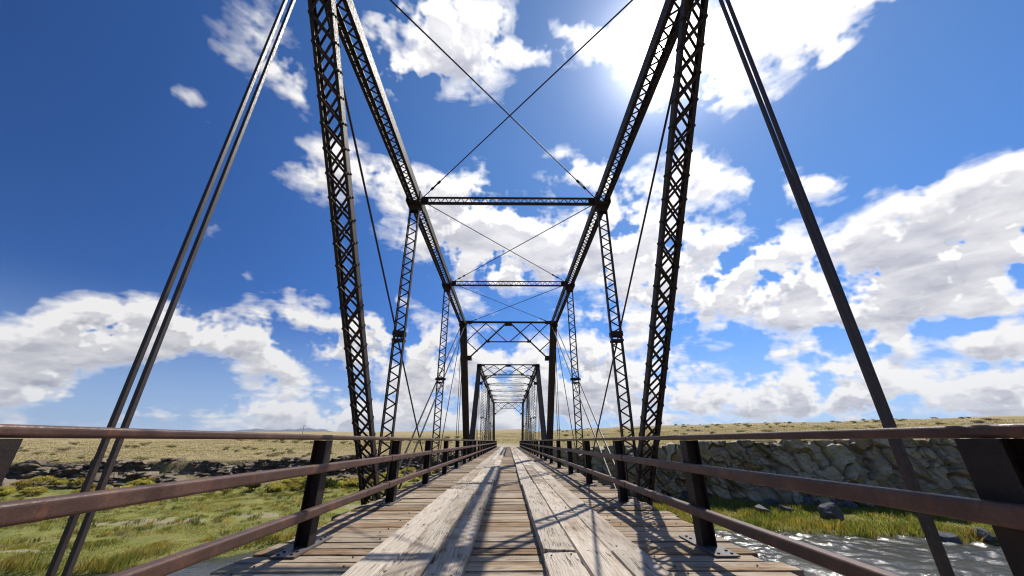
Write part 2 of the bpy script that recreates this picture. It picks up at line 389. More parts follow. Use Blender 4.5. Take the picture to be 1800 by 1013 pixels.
# numpy value noise
_perm = rng.permutation(4096)
def vnoise(x, y, seed=0):
    xi = np.floor(x).astype(int); yi = np.floor(y).astype(int); xf = x-xi; yf = y-yi
    sx = xf*xf*(3-2*xf); sy = yf*yf*(3-2*yf)
    h = lambda a, b: _perm[(_perm[(a+seed*131) & 4095]+b) & 4095]/4095.
    return (h(xi,yi)*(1-sx)+h(xi+1,yi)*sx)*(1-sy)+(h(xi,yi+1)*(1-sx)+h(xi+1,yi+1)*sx)*sy
def fbm(x, y, o=4, seed=0):
    s = 0; a = .5; t = 0
    for i in range(o): s = s+a*vnoise(x*2**i, y*2**i, seed+i); t += a; a *= .5
    return s/t
def sstep(a, b, x): t = np.clip((x-a)/(b-a), 0, 1); return t*t*(3-2*t)

# ------------------------------------------------------------------ terrain
WATER = -5.5
def bank(x): return np.interp(x, [-200,-60,-30,-22,-18.5,-15.5,-8,0,16,33,45,80,200], [20,21,22.5,23.5,25,29.5,33,34,34.5,29.2,27,24,22])
def base_l(x): return np.interp(x, [-200,-80,-50,-25,-9,-4.5], [44,43,44.5,50,61,70])
def base_r(x): return np.interp(x, [4.5,9,16.5,33.5,42,80,200], [70,57,46,41,38,31,26])
def kslope(q): return np.interp(q, [-3,-.3,.115,.38,1.3,3], [.0226,.0226,.0305,.0398,.0637,.075])
def plateau(x, y):
    q = x/np.maximum(y, 1.); k = kslope(q)
    far = np.where(q > .05, 420+60*np.sin(q*5), 5000.)
    ye = np.where(y < far, y, far+(y-far)*.3)
    c = np.interp(q, [-.5,-.12,0,.4,.7,1.5], [3.9,3.6,3.35,2.3,2.0,1.9])
    return k*ye - c + 1.0
def ground_z(x, y, rough=True):
    bx = bank(x)+1.6*(fbm(x*.35, y*.0+3, 3, 5)-.5)*2
    flat = WATER+.15+np.clip((y-bx)*.05, 0, .9)+.35*(fbm(x*.25, y*.25, 3, 9)-.5)
    flat = np.where(y < bx+.6, WATER-.9+(np.clip((y-bx+1.2)/1.8, 0, 1))*1.0, flat)
    pl = plateau(x, y)
    tl = (y-base_l(x)+1.5*(fbm(x*.2, y*.05, 3, 2)-.5)*2)/11.
    fl = np.where(tl < .9, .52*np.clip(tl, 0, 1)**1.1, .46+.54*sstep(.9, 1.0, tl))
    tr = (y-base_r(x)-.8)/1.6
    fr = sstep(0, 1, tr)
    f = np.where(x < 0, fl, fr)
    # approach embankment of the far end
    ab = sstep(72.5, 76, y)*(1-sstep(5.5, 12, np.abs(x)))
    f = np.maximum(f, ab)
    z = flat+(pl-flat)*np.clip(f, 0, 1)
    mid = 1-sstep(3.5, 7, np.abs(x))
    road_z = plateau(np.zeros_like(x), y)
    z = np.where(y > 72, z*(1-mid)+np.where(y > 75.2, road_z, z)*mid, z)
    # near bank behind the camera
    nb = sstep(-17, -22.5, y); z = z*(1-nb)+nb*(-.15)
    if rough:
        d = np.hypot(x, y)
        z = z+np.where(f > .5, 1, .3)*(fbm(x*.5, y*.5, 3, 21)-.5)*.35*(1-mid*(y > 72))+np.clip((d-60)/120, 0, 1)*((fbm(x*.09, y*.09, 4, 31)-.5)*1.4+(fbm(x*.02, y*.02, 3, 35)-.5)*3.0*np.clip((d-90)/200, 0, 1))
    return z, f, tl, tr, bx
def sand(x, y):
    e = lambda cx, cy, rx, ry: np.exp(-(((x-cx)/rx)**2+((y-cy)/ry)**2)**1.5)
    x, y = x+5*(fbm(x*.3, y*.5, 3, 63)-.5), y+2.4*(fbm(x*.35, y*.35, 3, 64)-.5); f = e(-29, 33.5, 6, .8)+e(-21.5, 35.2, 2.4, 1.1)+e(-14.5, 41, 3, 1.)+e(-31, 26.3, 4, .4)
    return np.clip(f+.35*(fbm(x*1.3, y*1.3, 3, 67)-.5)*(f > .15), 0, 1)
def build_ground():
    af = np.linspace(R(-80), R(80), 700); ab_ = np.linspace(R(80), R(280), 60)[1:-1]
    ang = np.concatenate([af, ab_]); na = len(ang)
    r = np.concatenate([np.linspace(1.0, 18, 12)[:-1], np.geomspace(18, 90, 240)[:-1], np.geomspace(90, 700, 150)[:-1], np.geomspace(700, 14800, 40)]); nr = len(r)
    A, Rr = np.meshgrid(ang, r); X = Rr*np.sin(A); Y = Rr*np.cos(A)
    Z, f, tl, tr, bx = ground_z(X, Y)
    v = np.stack([X, Y, Z], -1).reshape(-1, 3)
    i = np.arange(nr-1)[:, None]*na; j = np.arange(na)[None, :]; jn = (j+1) % na
    fc = np.stack([i+j, i+jn, i+na+jn, i+na+j], -1).reshape(-1, 4)[:, ::-1]
    n = fbm(X*.3, Y*.3, 3, 41)
    left = X < 0
    marsh = (1-sstep(.12, .5, np.where(left, tl, tr)+.3*(n-.5)))*(Y > -15)
    slope = np.where(left, sstep(.02, .3, tl)*(1-sstep(1.0, 1.25, tl)), sstep(-.5, .5, tr)*(1-sstep(2., 3.5, tr)))*(Y < 80)
    cx = np.where(Y > 78, -(Y-78)**2*.02, 0.)
    road = (1-sstep(2.6, 4.2, np.abs(X-cx)+1.2*(n-.5)))*sstep(73, 75, Y)*(1-sstep(92, 104, Y))
    road = np.maximum(road, sstep(-19, -21, Y)*(1-sstep(2.5, 4, np.abs(X))))
    road = np.maximum(road, sstep(.35, .7, sand(X, Y))*marsh*(Y > bx+1)*.5)
    z3 = np.stack([marsh, slope, road], -1).reshape(-1, 3)
    me = np_mesh('ground', v, fc, M['ground'], {'zone': z3}, True)
    o = bpy.data.objects.new('ground', me); col.objects.link(o); tag(o, kind='structure')
build_ground()
def build_water():
    xs = np.concatenate([np.linspace(-600, -42, 30)[:-1], np.arange(-42, 62, .17), np.linspace(62, 600, 30)]); ys = np.concatenate([np.linspace(-30, 7, 12)[:-1], np.arange(7, 38, .15), np.linspace(38.2, 60, 6)])
    X, Y = np.meshgrid(xs, ys)
    fade = sstep(-42, -36, X)*(1-sstep(56, 62, X))*sstep(7, 10, Y)
    calm = .35+.65*sstep(-8, 4, X)
    Z = fade*calm*(.14*(fbm(X*.4, Y*.55, 2, 201)-.5)+.19*(vnoise(X*1.15+.3*Y, Y*1.5, 205)-.5)+.19*(vnoise(X*2.2, Y*2.9-.4*X, 209)-.5)*sstep(.3, .6, fbm(X*.25, Y*.4, 3, 215)))
    Z += fade*calm*.045*(rng.random(X.shape)-.5)*sstep(.34, .62, fbm(X*.5, Y*.9, 3, 219))
    n = len(xs); i = np.arange(len(ys)-1)[:, None]*n; j = np.arange(n-1)[None, :]
    f = np.stack([i+j, i+j+1, i+n+j+1, i+n+j], -1).reshape(-1, 4)
    me = np_mesh('river_water', np.stack([X, Y, WATER+Z], -1).reshape(-1, 3), f, M['water'])
    o = bpy.data.objects.new('river_water', me); col.objects.link(o); tag(o, kind='structure')
build_water()

def rock_face(name, pts, h0, h1, cell, tilt, depth, material, seed, back=2.5, nx=620, nt=90, lean=.12, topj=.25):
    """blocky rock wall along a ground line; every block has its own depth and facing"""
    g = np.random.default_rng(seed)
    pts = np.array(pts, float); seg = np.hypot(*np.diff(pts, axis=0).T); cum = np.r_[0, np.cumsum(seg)]; L = cum[-1]
    s = np.linspace(0, L, nx); bxy = np.stack([np.interp(s, cum, pts[:, 0]), np.interp(s, cum, pts[:, 1])], -1)
    tg = np.gradient(bxy, axis=0); tg /= np.linalg.norm(tg, axis=1)[:, None]
    nrm = np.stack([tg[:, 1], -tg[:, 0]], -1)
    ga, gb = cell
    t = np.concatenate([np.linspace(0, 1, nt), 1+np.linspace(0, 1, 14)[1:]*.9])       # beyond 1: the top, going back
    S, T = np.meshgrid(s, t)
    hb = np.interp(S, s, np.array([h0(*p) for p in bxy])); ht = np.interp(S, s, np.array([h1(*p) for p in bxy]))
    Tc = np.clip(T, 0, 1); H = hb+(ht-hb)*Tc
    z0, z1 = hb.min()-1, ht.max()+1
    Sk = S+tilt*(H-z0)
    def cells(ga, gb, warp):
        """jittered blocks in (along, height), skewed so the joints lean"""
        ws = Sk+warp*ga*(fbm(S/ga*1.1, H/gb*1.1, 3, seed)-.5)*2; wz = H+warp*gb*(fbm(S/ga*1.1+9, H/gb*1.1, 3, seed+3)-.5)*2
        ci = np.floor(ws/ga).astype(int); cj = np.floor((wz-z0)/gb).astype(int)
        best = np.full(S.shape, 1e9); sec = np.full(S.shape, 1e9); o = [np.zeros(S.shape) for _ in range(5)]
        tab = g.random((256, 256, 7))
        for di in (-1, 0, 1):
            for dj in (-1, 0, 1):
                a, b_ = ci+di, cj+dj; q = tab[a % 256, b_ % 256]
                ex = (ws-(a+.02+.96*q[..., 0])*ga)/ga; ez = (wz-z0-(b_+.02+.96*q[..., 1])*gb)/gb
                d = np.maximum(np.abs(ex), np.abs(ez))*.75+np.hypot(ex, ez)*.25
                nb = d < best; sec = np.where(nb, best, np.minimum(sec, d))
                for arr, val in zip(o, (q[..., 2], (q[..., 3]-.5)*ex, (q[..., 4]-.62)*ez, q[..., 5], q[..., 6])): arr[nb] = val[nb]
                best = np.where(nb, d, best)
        return (*o, sec-best)
    dep, tx, tz, c1, c2, e1 = cells(ga, gb, .4)
    d2, tx2, tz2, c3, c4_, e2 = cells(ga*.42, gb*.40, .35)
    edge = np.clip(e1/.07, 0, 1); ed2 = np.clip(e2/.10, 0, 1)
    frac = sstep(.35, .65, fbm(S*.11, H*.3, 3, seed+40))            # some stretches are broken small, some are big slabs
    disp = depth*(dep*.8+tx*1.2+tz*1.2)-(1-edge)*depth*.5
    disp += depth*(.12+.38*frac)*(d2-.5+tx2*1.4+tz2*1.4)-(1-ed2)*depth*.18*frac
    disp += depth*.6*(fbm(S*.16, H*.2, 3, seed+5)-.5)*2+.16*depth*(fbm(S*2.2, H*2.2, 4, seed+8)-.5)*2
    c1 = c1*.6+c3*.4
    backT = np.clip(T-1, 0, 1)*back/.9
    off = disp*(1-.5*np.clip(T-1, 0, 1))-lean*(H-hb)-backT
    X = np.interp(S, s, bxy[:, 0])+np.interp(S, s, nrm[:, 0])*off; Y = np.interp(S, s, bxy[:, 1])+np.interp(S, s, nrm[:, 1])*off
    Z = H+(T > 1)*(dep-.5)*topj*gb+(topj+.05)*gb*(dep-.5)*Tc*(1-np.clip(T-1, 0, 1))+.05*(fbm(S*3, T*9, 3, seed)-.5)
    # let the back edge of the top sink into the ground
    Z[-1] -= .8
    v = np.stack([X, Y, Z], -1).reshape(-1, 3); n0 = len(s)
    i = np.arange(len(t)-1)[:, None]*n0; j = np.arange(n0-1)[None, :]
    f = np.stack([i+j, i+j+1, i+n0+j+1, i+n0+j], -1).reshape(-1, 4)
    blk = np.stack([c1, c2, edge], -1).reshape(-1, 3)
    me = np_mesh(name, v, f, material, {'block': blk})
    o = bpy.data.objects.new(name, me); col.objects.link(o); tag(o, kind='structure')
    return o
rp = [(x, float(base_r(x))) for x in (5.2, 7, 9, 12, 16.5, 22, 28, 33.5, 42, 55, 70, 85)]
rock_face('cliff', rp, lambda x, y: WATER-.4, lambda x, y: float(plateau(np.array(x), np.array(y)))+.05, (1.5, 1.75), .40, 1.35, M['cliff'], 5, 3.0, 1300, 210, .07)
def ledge_line(dt, amp, seed):
    xs = np.linspace(-95, -6.5, 60)
    return [(float(x), float(base_l(x)+dt+amp*(vnoise(np.array([x*.21]), np.array([.5]), seed)[0]-.5)*2+.4*amp*(vnoise(np.array([x*.9]), np.array([.5]), seed+1)[0]-.5)*2)) for x in xs]
def gz(x, y): return float(ground_z(np.array([x]), np.array([y]), False)[0][0])
def wob(x, f, seed): return float(fbm(np.array([x*f]), np.array([seed*1.7]), 3, seed))
rock_face('rock_ledge', ledge_line(9.6, 1.3, 3), lambda x, y: gz(x, y-1.6)-.7, lambda x, y: float(plateau(np.array(x), np.array(y)))+.1-1.3*max(0, wob(x, .13, 4)-.46)*4, (1.5, .6), .35, 1.7, M['ledge'], 8, 2.2, 900, 44, .55, 1.0)
rock_face('rock_ledge', ledge_line(5.6, 1.6, 13), lambda x, y: gz(x, y)-.8, lambda x, y: gz(x, y)+.95-min(2.2, 2.2*max(0, (x+42)/14))-1.5*max(0, wob(x, .17, 9)-.45)*4, (1.5, .45), .35, 1.2, M['ledge'], 18, 1.8, 900, 30, .7, 1.0)
rock_face('rock_ledge', ledge_line(2.6, 1.5, 23), lambda x, y: gz(x, y)-.8, lambda x, y: gz(x, y)+.8-min(2.2, 2.2*max(0, (x+50)/10))-1.5*max(0, wob(x, .17, 14)-.45)*4, (1.3, .42), .35, 1.1, M['ledge'], 28, 1.6, 900, 26, .7, 1.0)

# far mountains on the left
def mountains():
    n = 160; az = np.linspace(R(-47), R(-17), n); rows = 14
    prof = 45+170*np.exp(-((np.degrees(az)+27)/3.0)**2)+110*np.exp(-((np.degrees(az)+33)/3.5)**2)+60*np.exp(-((np.degrees(az)+21)/2.5)**2)
    prof = prof*(.8+.3*fbm(np.degrees(az)*.6, np.zeros(n), 3, 3))
    v = []
    for i in range(rows):
        t = i/(rows-1); d = 13000+2500*(2*t-1); hh = prof*(1-abs(2*t-1)**1.3)
        hh = hh*(1+.5*(fbm(np.degrees(az)*2, np.full(n, t*6), 3, 6)-.5)*(1 if 0 < i < 7 or i > 7 else .2))
        y = d*np.cos(az); v.append(np.stack([d*np.sin(az), y, hh+150], -1))
    v = np.array(v); v[0, :, 2] -= 400; v[-1, :, 2] -= 400
    i = np.arange(rows-1)[:, None]*n; j = np.arange(n-1)[None, :]
    f = np.stack([i+j, i+j+1, i+n+j+1, i+n+j], -1).reshape(-1, 4)
    o = bpy.data.objects.new('mountains', np_mesh('mountains', v.reshape(-1, 3), f, M['mountain'], None, True)); col.objects.link(o); tag(o, kind='structure')
mountains()

# ------------------------------------------------------------------ bridge
XT = 2.65; ZT = 7.33; ZB = -.75; PL = 5.92; NP = 8
X1 = Vector((1, 0, 0))
def laced(parent, name, p0, p1, w, dep, style, pitch, faces=(-1, 1), web=.022, lip=.055, lac_w=.05, rivets=False, plates=(), cover=False, lace_range=None, material=None):
    """built-up member: two channels with lacing between them; w across the bridge, dep in the truss plane"""
    material = material or M['steel']
    p0, p1 = Vector(p0), Vector(p1); a = p1-p0; L = a.length; a.normalize(); b = X1; c = a.cross(b).normalized()
    m = MB()
    for s in (-1, 1):
        m.bar(p0+b*s*(w/2-web/2), p1+b*s*(w/2-web/2), web, dep-.004, b)
        for t in (-1, 1):
            m.bar(p0+b*s*(w/2-lip/2)+c*t*(dep/2), p1+b*s*(w/2-lip/2)+c*t*(dep/2), lip, .016, b)
    if cover: m.bar(p0+c*cover*(dep/2+.016), p1+c*cover*(dep/2+.016), w+.04, .014, b)
    for e in (p0, p1):
        eb = .22 if lip > .04 else .11; q = e+(a*eb if e is p0 else -a*eb)
        for t in (-1, 1): m.box(q+c*t*(dep/2+.014), a*eb, b*(w/2-.003), c*.006)
    root = m.build(name, material, parent)
    lm = MB(); z = .42; i = 0; half = w/2-lip*.5
    while z+pitch < L-.42:
        for t in faces:
            q0 = p0+a*z+c*t*(dep/2+.016); q1 = p0+a*(z+pitch)+c*t*(dep/2+.016)
            if style == 'zig':
                sg = 1 if i % 2 else -1
                lm.bar(q0-b*sg*half, q1+b*sg*half, .012, lac_w, c)
            else:
                lm.bar(q0-b*half, q1+b*half, .010, lac_w, c)
                lm.bar(q0+b*half+c*t*.011, q1-b*half+c*t*.011, .010, lac_w, c)
            if rivets:
                for sd in (-1, 1): lm.dome(q0+b*sd*half+c*t*.02, c*t, .03); lm.dome(p0+a*z+b*sd*(w/2+.001)+c*t*dep*.3, b*sd, .024)
        z += pitch; i += 1
    lm.build('lacing', material, root)
    for (u, hh) in plates:
        for t in (-1, 1):
            pm = MB(); pm.box(p0+a*(L*u)+c*t*(dep/2+.028), a*hh, b*(w/2+.012), c*.007); pm.build('batten_plate', material, root)
    return root
def eyebar(m, p0, p1, w=.085, t=.025, head=.1):
    p0, p1 = Vector(p0), Vector(p1)
    m.bar(p0, p1, t, w, X1)
    for e in (p0, p1): m.disc(e, X1, head, t+.006, 16)
def rod(parent, name, p0, p1, r, buckle=None, material=None):
    m = MB(); m.tube(p0, p1, r, 8); o = m.build(name, material or M['steel'], parent, False)
    if buckle is not None:
        p0, p1 = Vector(p0), Vector(p1); a = (p1-p0).normalized(); q = p0.lerp(p1, buckle); u = a.orthogonal().normalized()
        t = MB()
        for s in (-1, 1): t.bar(q-a*.16+u*s*r*1.9, q+a*.16+u*s*r*1.9, r*.9, r*1.3, u)
        for s in (-1, 1): t.tube(q+a*s*.13, q+a*s*.22, r*2.5, 8)
        t.build('turnbuckle', material or M['steel'], o)
    return o

def make_span():
    root = empty('truss_span')
    T = lambda i, s: Vector((s*XT, i*PL, ZT)); B = lambda i, s: Vector((s*XT, i*PL, ZB))
    for s in (-1, 1):
        # top chord: channels, cover plate above, lacing below
        o = laced(root, 'top_chord', T(1, s)+Vector((0, -.25, 0)), T(7, s)+Vector((0, .25, 0)), .34, .22, 'x', .21, faces=(1,), lip=.07, lac_w=.030)
        for i in range(1, 8):
            g = MB(); g.box(T(i, s)+Vector((0, 0, -.165)), (0, .25, 0), (.16, 0, 0), (0, 0, .01))
            for sd in (-1, 1): g.box(T(i, s)+Vector((sd*.182, 0, -.05)), (0, .30, 0), (0, 0, .17), (.009, 0, 0))
            g.tube(T(i, s)+Vector((-.24, 0, -.05)), T(i, s)+Vector((.24, 0, -.05)), .045, 10)
            g.build('gusset_plate', M['steel'], o)
        b = MB()
        for i in range(8):
            for dx in (-.06, .06): b.bar(B(i, s)+Vector((dx, 0, 0)), B(i+1, s)+Vector((dx, 0, 0)), .03, .13, X1)
        b.build('bottom_chord', M['steel'], root)
        # end posts: solid box look
        for e, (i, j) in enumerate(((7, 8), (1, 0))):
            p0, p1 = T(i, s), B(j, s); a = (p1-p0).normalized(); c = a.cross(X1)
            m = MB(); prof = [(-.165, -.14), (.165, -.14), (.165, .14), (-.165, .14)]
            m.prism(prof, p0-a*.1, p1, X1, c)
            for t in (-1, 1): m.bar(p0-a*.1+c*t*.147, p1+c*t*.147, .38, .012, X1)
            for k in range(38):
                for sd in (-1, 1): m.dome(p0+a*(.3+k*.25)+X1*sd*.17+c*.153, c, .02, 5); m.dome(p0+a*(.3+k*.25)+X1*sd*.17-c*.153, -c, .02, 5)
            ep = m.build('end_post', M['steel'], root)
            sh = MB(); sh.box(p1+Vector((0, 0, -.18)), (.3, 0, 0), (0, .3, 0), (0, 0, .16)); sh.build('bearing_shoe', M['steel'], ep)
        # big compression members from the centre top down and outwards
        for d in (1, -1):
            laced(root, 'compression_diagonal', T(4, s)+Vector((0, d*.12, -.1)), B(4+d, s), .33, .125, 'x', .36, web=.022, lip=.048, lac_w=.036, rivets=True)
            laced(root, 'laced_post', B(4+2*d, s), T(4+2*d, s)+Vector((0, 0, -.15)), .27, .11, 'zig', .15, faces=(-1,) if d > 0 else (1,), web=.016, lip=.026, lac_w=.03, plates=((.505, .04), (.486, .022)))
            laced(root, 'laced_post', B(4+d, s), T(4+d, s)+Vector((0, 0, -.15)), .27, .11, 'zig', .15, faces=(-1,) if d > 0 else (1,), web=.016, lip=.026, lac_w=.03, plates=((.525, .06), (.504, .028)))
            rod(root, 'tie_rod', T(4, s)+Vector((s*.02, 0, -.1)), B(4+2*d, s), .02, .93)
            for dx in (-.11, .11):
                m = MB(); q = T(4+3*d, s)+Vector((dx, 0, -.1)); e = B(4+d, s)+Vector((dx, 0, 0))
                eyebar(m, q, e, .07, .022); m.build('eyebar', M['bar'], root)
            mid = (T(4+3*d, s)+B(4+d, s))/2
            m = MB(); m.tube(mid+Vector((-.2, 0, -.05)), mid+Vector((.2, 0, -.05)), .05, 10); m.disc(mid+Vector((-.13, 0, -.05)), X1, .085, .03); m.disc(mid+Vector((.13, 0, -.05)), X1, .085, .03)
            m.build('pin', M['steel'], root)
            rod(root, 'tie_rod', T(4+3*d, s)+Vector((s*.03, 0, -.1)), B(4+2*d, s), .017)
            for dx in (-.05, .05): rod(root, 'hanger_rod', T(4+3*d, s)+Vector((dx, 0, -.1)), B(4+3*d, s)+Vector((dx, 0, 0)), .016)
        # pair of square hanger bars at mid span
        for dx, dx2 in ((-.048, -.046), (.048, .046)):
            m = MB(); q0 = T(4, s)+Vector((dx, .02, 0)); q1 = B(4, s)+(Vector((dx2-.015, -.05, 0)) if s < 0 else Vector((dx2*.9+.04, -.08 if dx < 0 else -.02, 0)))
            m.bar(q0, q1, .030, .030, X1); m.disc(q0, X1, .09, .05); m.build('hanger_bar', M['bar'], root)
    # top struts
    for i in range(2, 7):
        m = MB(); y = i*PL; L = XT-.18
        for z in (ZT+.105, ZT-.105):
            m.bar((-L, y, z), (L, y, z), .08, .014, (0, 1, 0)); m.bar((-L, y-.045, z+(.018 if z < ZT else -.018)), (L, y-.045, z+(.018 if z < ZT else -.018)), .012, .038, (0, 1, 0))
        st = m.build('top_strut', M['steel'], root)
        lm = MB(); n = 40; w = (2*L-.4)/n
        for k in range(n):
            x0 = -L+.2+k*w; sg = 1 if k % 2 else -1
            lm.bar((x0, y-.03, ZT-.088*sg), (x0+w, y-.03, ZT+.088*sg), .01, .02, (0, 1, 0))
        for sd in (-1, 1): lm.box((sd*(L-.09), y-.03, ZT), (.1, 0, 0), (0, .008, 0), (0, 0, .085))
        lm.build('lacing', M['steel'], st)
    # lateral rods in the plane of the top chord
    for i in range(1, 7):
        for s in (-1, 1):
            rod(root, 'lateral_rod', (-s*(XT-.2), i*PL+.12, ZT+.02+s*.03), (s*(XT-.2), (i+1)*PL-.12, ZT+.02+s*.03), .0135, .9)
    # portals in the plane of the end posts
    for (i, d) in ((7, 1), (1, -1)):
        o0 = Vector((0, i*PL, ZT+.1)); dn = Vector((0, d*PL, ZB-ZT)).normalized(); W = XT-.17
        P = lambda u, v, q=0: o0+X1*(u*W)+dn*v+dn.cross(X1)*q
        m = MB(); fl = dn.cross(X1)
        def b(u0, v0, u1, v1, w=.055, q=0): m.bar(P(u0, v0, q), P(u1, v1, q), .03, w, fl)
        b(-1, 0, 1, 0, .12); m.bar(P(-1, 0, .03), P(1, 0, .03), .09, .014, fl)
        b(-.5, 1.22, .5, 1.22, .07)
        for s in (-1, 1):
            b(s*.07, .1, s*.97, 2.3, .085, .008)
            b(s*.96, .03, s*.5, 1.2, .05, -.012); b(s*.55, .03, s*.04, 1.2, .05, -.012); b(s*.99, 1.16, s*.52, .03, .05, .02)
            b(s*.99, 1.2, s*.74, 1.83, .05, .03)
        po = m.build('portal_brace', M['steel'], root)
        def gp(c, hw, hh, t=.008): g = MB(); g.box(c, X1*hw, dn*hh, fl*t); g.build('gusset_plate', M['steel'], po)
        gp(P(0, .12, -.02), .2, .12)
        for s in (-1, 1): gp(P(s*.94, 2.28, -.02), .13, .16); gp(P(s*.95, .02, -.05), .2, .1, .01); gp(P(s*.5, 1.21, -.03), .12, .08)
    # floor beams
    for i in range(0, 9):
        m = MB(); y = i*PL
        m.box((0, y, -.46), (XT, 0, 0), (0, .008, 0), (0, 0, .24))
        for z in (-.22, -.70): m.box((0, y, z), (XT, 0, 0), (0, .08, 0), (0, 0, .01))
        m.build('floor_beam', M['steel'], root)
    return root
def copy_tree(o, parent=None):
    c = o.copy(); col.objects.link(c)
    if parent is not None: c.parent = parent
    for ch in list(o.children): copy_tree(ch, c)
    return c
SP1 = 2.73-4*PL; SP2 = SP1+8*PL+1.1
span = make_span(); span.location = (0, SP1, 0)
tag(span, 'dark steel lattice truss span overhead, the near one the camera stands inside', 'truss bridge', 'steel truss bridge spans')
span2 = copy_tree(span); span2.location = (0, SP2, 0)
span2['label'] = 'dark steel truss span beyond the first portal, far one reaching the grassy hill'

# masonry pier under the joint of the spans
def masonry_pier():
    m = MB(); yc = (SP1+8*PL+SP2)/2
    for k in range(9):
        z = -6.4+k*.6; w = 4.1-.06*k; h = 1.35-.03*k
        m.box((0, yc, z+.297), (w, 0, 0), (0, h, 0), (0, 0, .296))
    m.box((0, yc, -1.10), (3.9, 0, 0), (0, 1.35, 0), (0, 0, .09))
    tag(m.build('bridge_pier', M['cliff']), 'grey stone pier under the joint between the two truss spans', 'pier')

# ------------------------------------------------------------------ timber deck
class Wood:
    def __init__(s): s.v = []; s.f = []; s.uv = []; s.pk = []
    def plank(s, org, ld, wd, L, W, Th, nl, amp=.004, edge=.006, tone=None, nw=3, seed=0, wear=(0, 0)):
        """rough sawn plank; org = centre of its top face, ld/wd = along / across"""
        org, ld, wd = Vector(org), Vector(ld), Vector(wd); o = len(s.v); up = Vector((0, 0, 1))
        r = random.random
        pk = (r(), r(), r()) if tone is None else tone
        prof = [(-.5, -1), (-.5, -.18), (-.47, 0)]+[(-.5+(k+1)/(nw+1), 0) for k in range(nw)]+[(.47, 0), (.5, -.18), (.5, -1)]
        n = len(prof); tilt = (r()-.5)*amp*1.2; bow = (r()-.5)*amp*2
        ends = ((r()-.5)*.03, (r()-.5)*.03)
        for i in range(nl+1):
            u = i/nl; x = (u-.5)*L
            for k, (a, h) in enumerate(prof):
                e = mnoise.noise((x*3.1+seed*7.7, a*5, seed*3.3)); e2 = mnoise.noise((x*11+seed*7.7, a*5+9, seed*3.3))
                y = a*W; z = h*Th
                if abs(a) > .44:
                    wr = wear[0] if a < 0 else wear[1]
                    y += (e*.6+e2*.4)*edge*(1 if a > 0 else -1)*(1+wr*2.5)
                    if h > -.5: z += -wr*abs(e+e2)*.03
                if h == 0: z += e*amp*.6+e2*amp*.25+tilt*a*2+bow*(4*(u-.5)**2)
                xx = x+(ends[0] if i == 0 else ends[1] if i == nl else 0)*(1+.5*e2)
                s.v.append(tuple(org+ld*xx+wd*y+up*z))
        for i in range(nl):
            for k in range(n-1):
                q = (o+i*n+k, o+(i+1)*n+k, o+(i+1)*n+k+1, o+i*n+k+1); s.f.append(q)
                for vi in q:
                    j = vi-o; ii, kk = divmod(j, n); a, h = prof[kk]
                    s.uv.append(((ii/nl-.5)*L, a*W+h*Th*(1 if a < 0 else -1)*-1)); s.pk.append(pk)
        for e, rev in ((0, False), (nl, True)):
            q = tuple(o+e*n+k for k in range(n)); q = q[::-1] if rev else q; s.f.append(q)
            for vi in q:
                kk = (vi-o) % n; a, h = prof[kk]; s.uv.append((h*Th*2, a*W)); s.pk.append(pk)
    def build(s, name, material, parent):
        me = bpy.data.meshes.new(name); me.from_pydata(s.v, [], s.f)
        uv = me.uv_layers.new(name='grain'); uv.data.foreach_set('uv', np.array(s.uv, np.float32).ravel())
        a = me.attributes.new('plank', 'FLOAT_VECTOR', 'CORNER'); a.data.foreach_set('vector', np.array(s.pk, np.float32).ravel())
        me.materials.append(material); me.update()
        o = bpy.data.objects.new(name, me); col.objects.link(o); o.parent = parent
        return o
def build_deck():
    deck = tag(empty('bridge_deck', (0, 0, 0)), 'weathered timber bridge deck of cross boards with two raised wheel tracks', 'bridge deck')
    w = Wood(); y = -3.2; k = 0
    while y < 75.2:
        W = random.uniform(.215, .285); near = y < 16
        L = 4.82+random.uniform(-.05, .05); x = random.uniform(-.04, .04)
        if random.random() < .12: L += .18
        w.plank((x, y+W/2, random.uniform(-.008, .0)), (1, 0, 0), (0, 1, 0), L, W-random.uniform(.008, .022), .075, 40 if near else 10, .007, .008, seed=k, nw=3 if near else 1)
        y += W; k += 1
    w.build('cross_boards', M['deck'], deck)
    n = MB()
    for s, xs in ((-1, ((-1.235, -.93), (-.925, -.63), (-.625, -.325))), (1, ((.325, .64), (.645, .955), (.96, 1.265)))):
        w = Wood()
        for j, (x0, x1) in enumerate(xs):
            y = -3.9+random.uniform(0, 2.5)*(j+1)/2
            while y < 74.6:
                L = random.uniform(5.2, 7.4); near = y < 14; inner = (j == 2 if s < 0 else j == 0)
                if y+L > 75: L = 75-y
                if L > .4:
                    w.plank(((x0+x1)/2+random.uniform(-.012, .012), y+L/2, .078+random.uniform(-.006, .006)), (0, 1, 0), (-1, 0, 0) if True else 0, L-.012, (x1-x0)-random.uniform(.002, .014), .076, 90 if near else 14, .010, .011 if inner else .007, seed=k+j*31, nw=5 if near else 1,
                            wear=((0, .7) if s < 0 else (.5, 0)) if inner else (0, 0))
                    for yy in (y+.12, y+L*.5, y+L-.14):
                        if yy < 25:
                            for f in (.22, .78): n.disc((x0+(x1-x0)*f+random.uniform(-.02, .02), yy+random.uniform(-.03, .03), .080), (0, 0, 1), .008, .010, 8)
                y += L; k += 1
        w.build('wheel_track', M['runner'], deck)
    for y in np.arange(.6, 16, .25):
        for x in (-2.2, -1.45, 1.45, 2.2):
            if random.random() < .4: n.disc((x+random.uniform(-.06, .06), y+random.uniform(-.05, .05), .003), (0, 0, 1), .008, .010, 8)
    tag(n.build('nail_heads', M['bolt'], deck), kind='stuff')
build_deck()

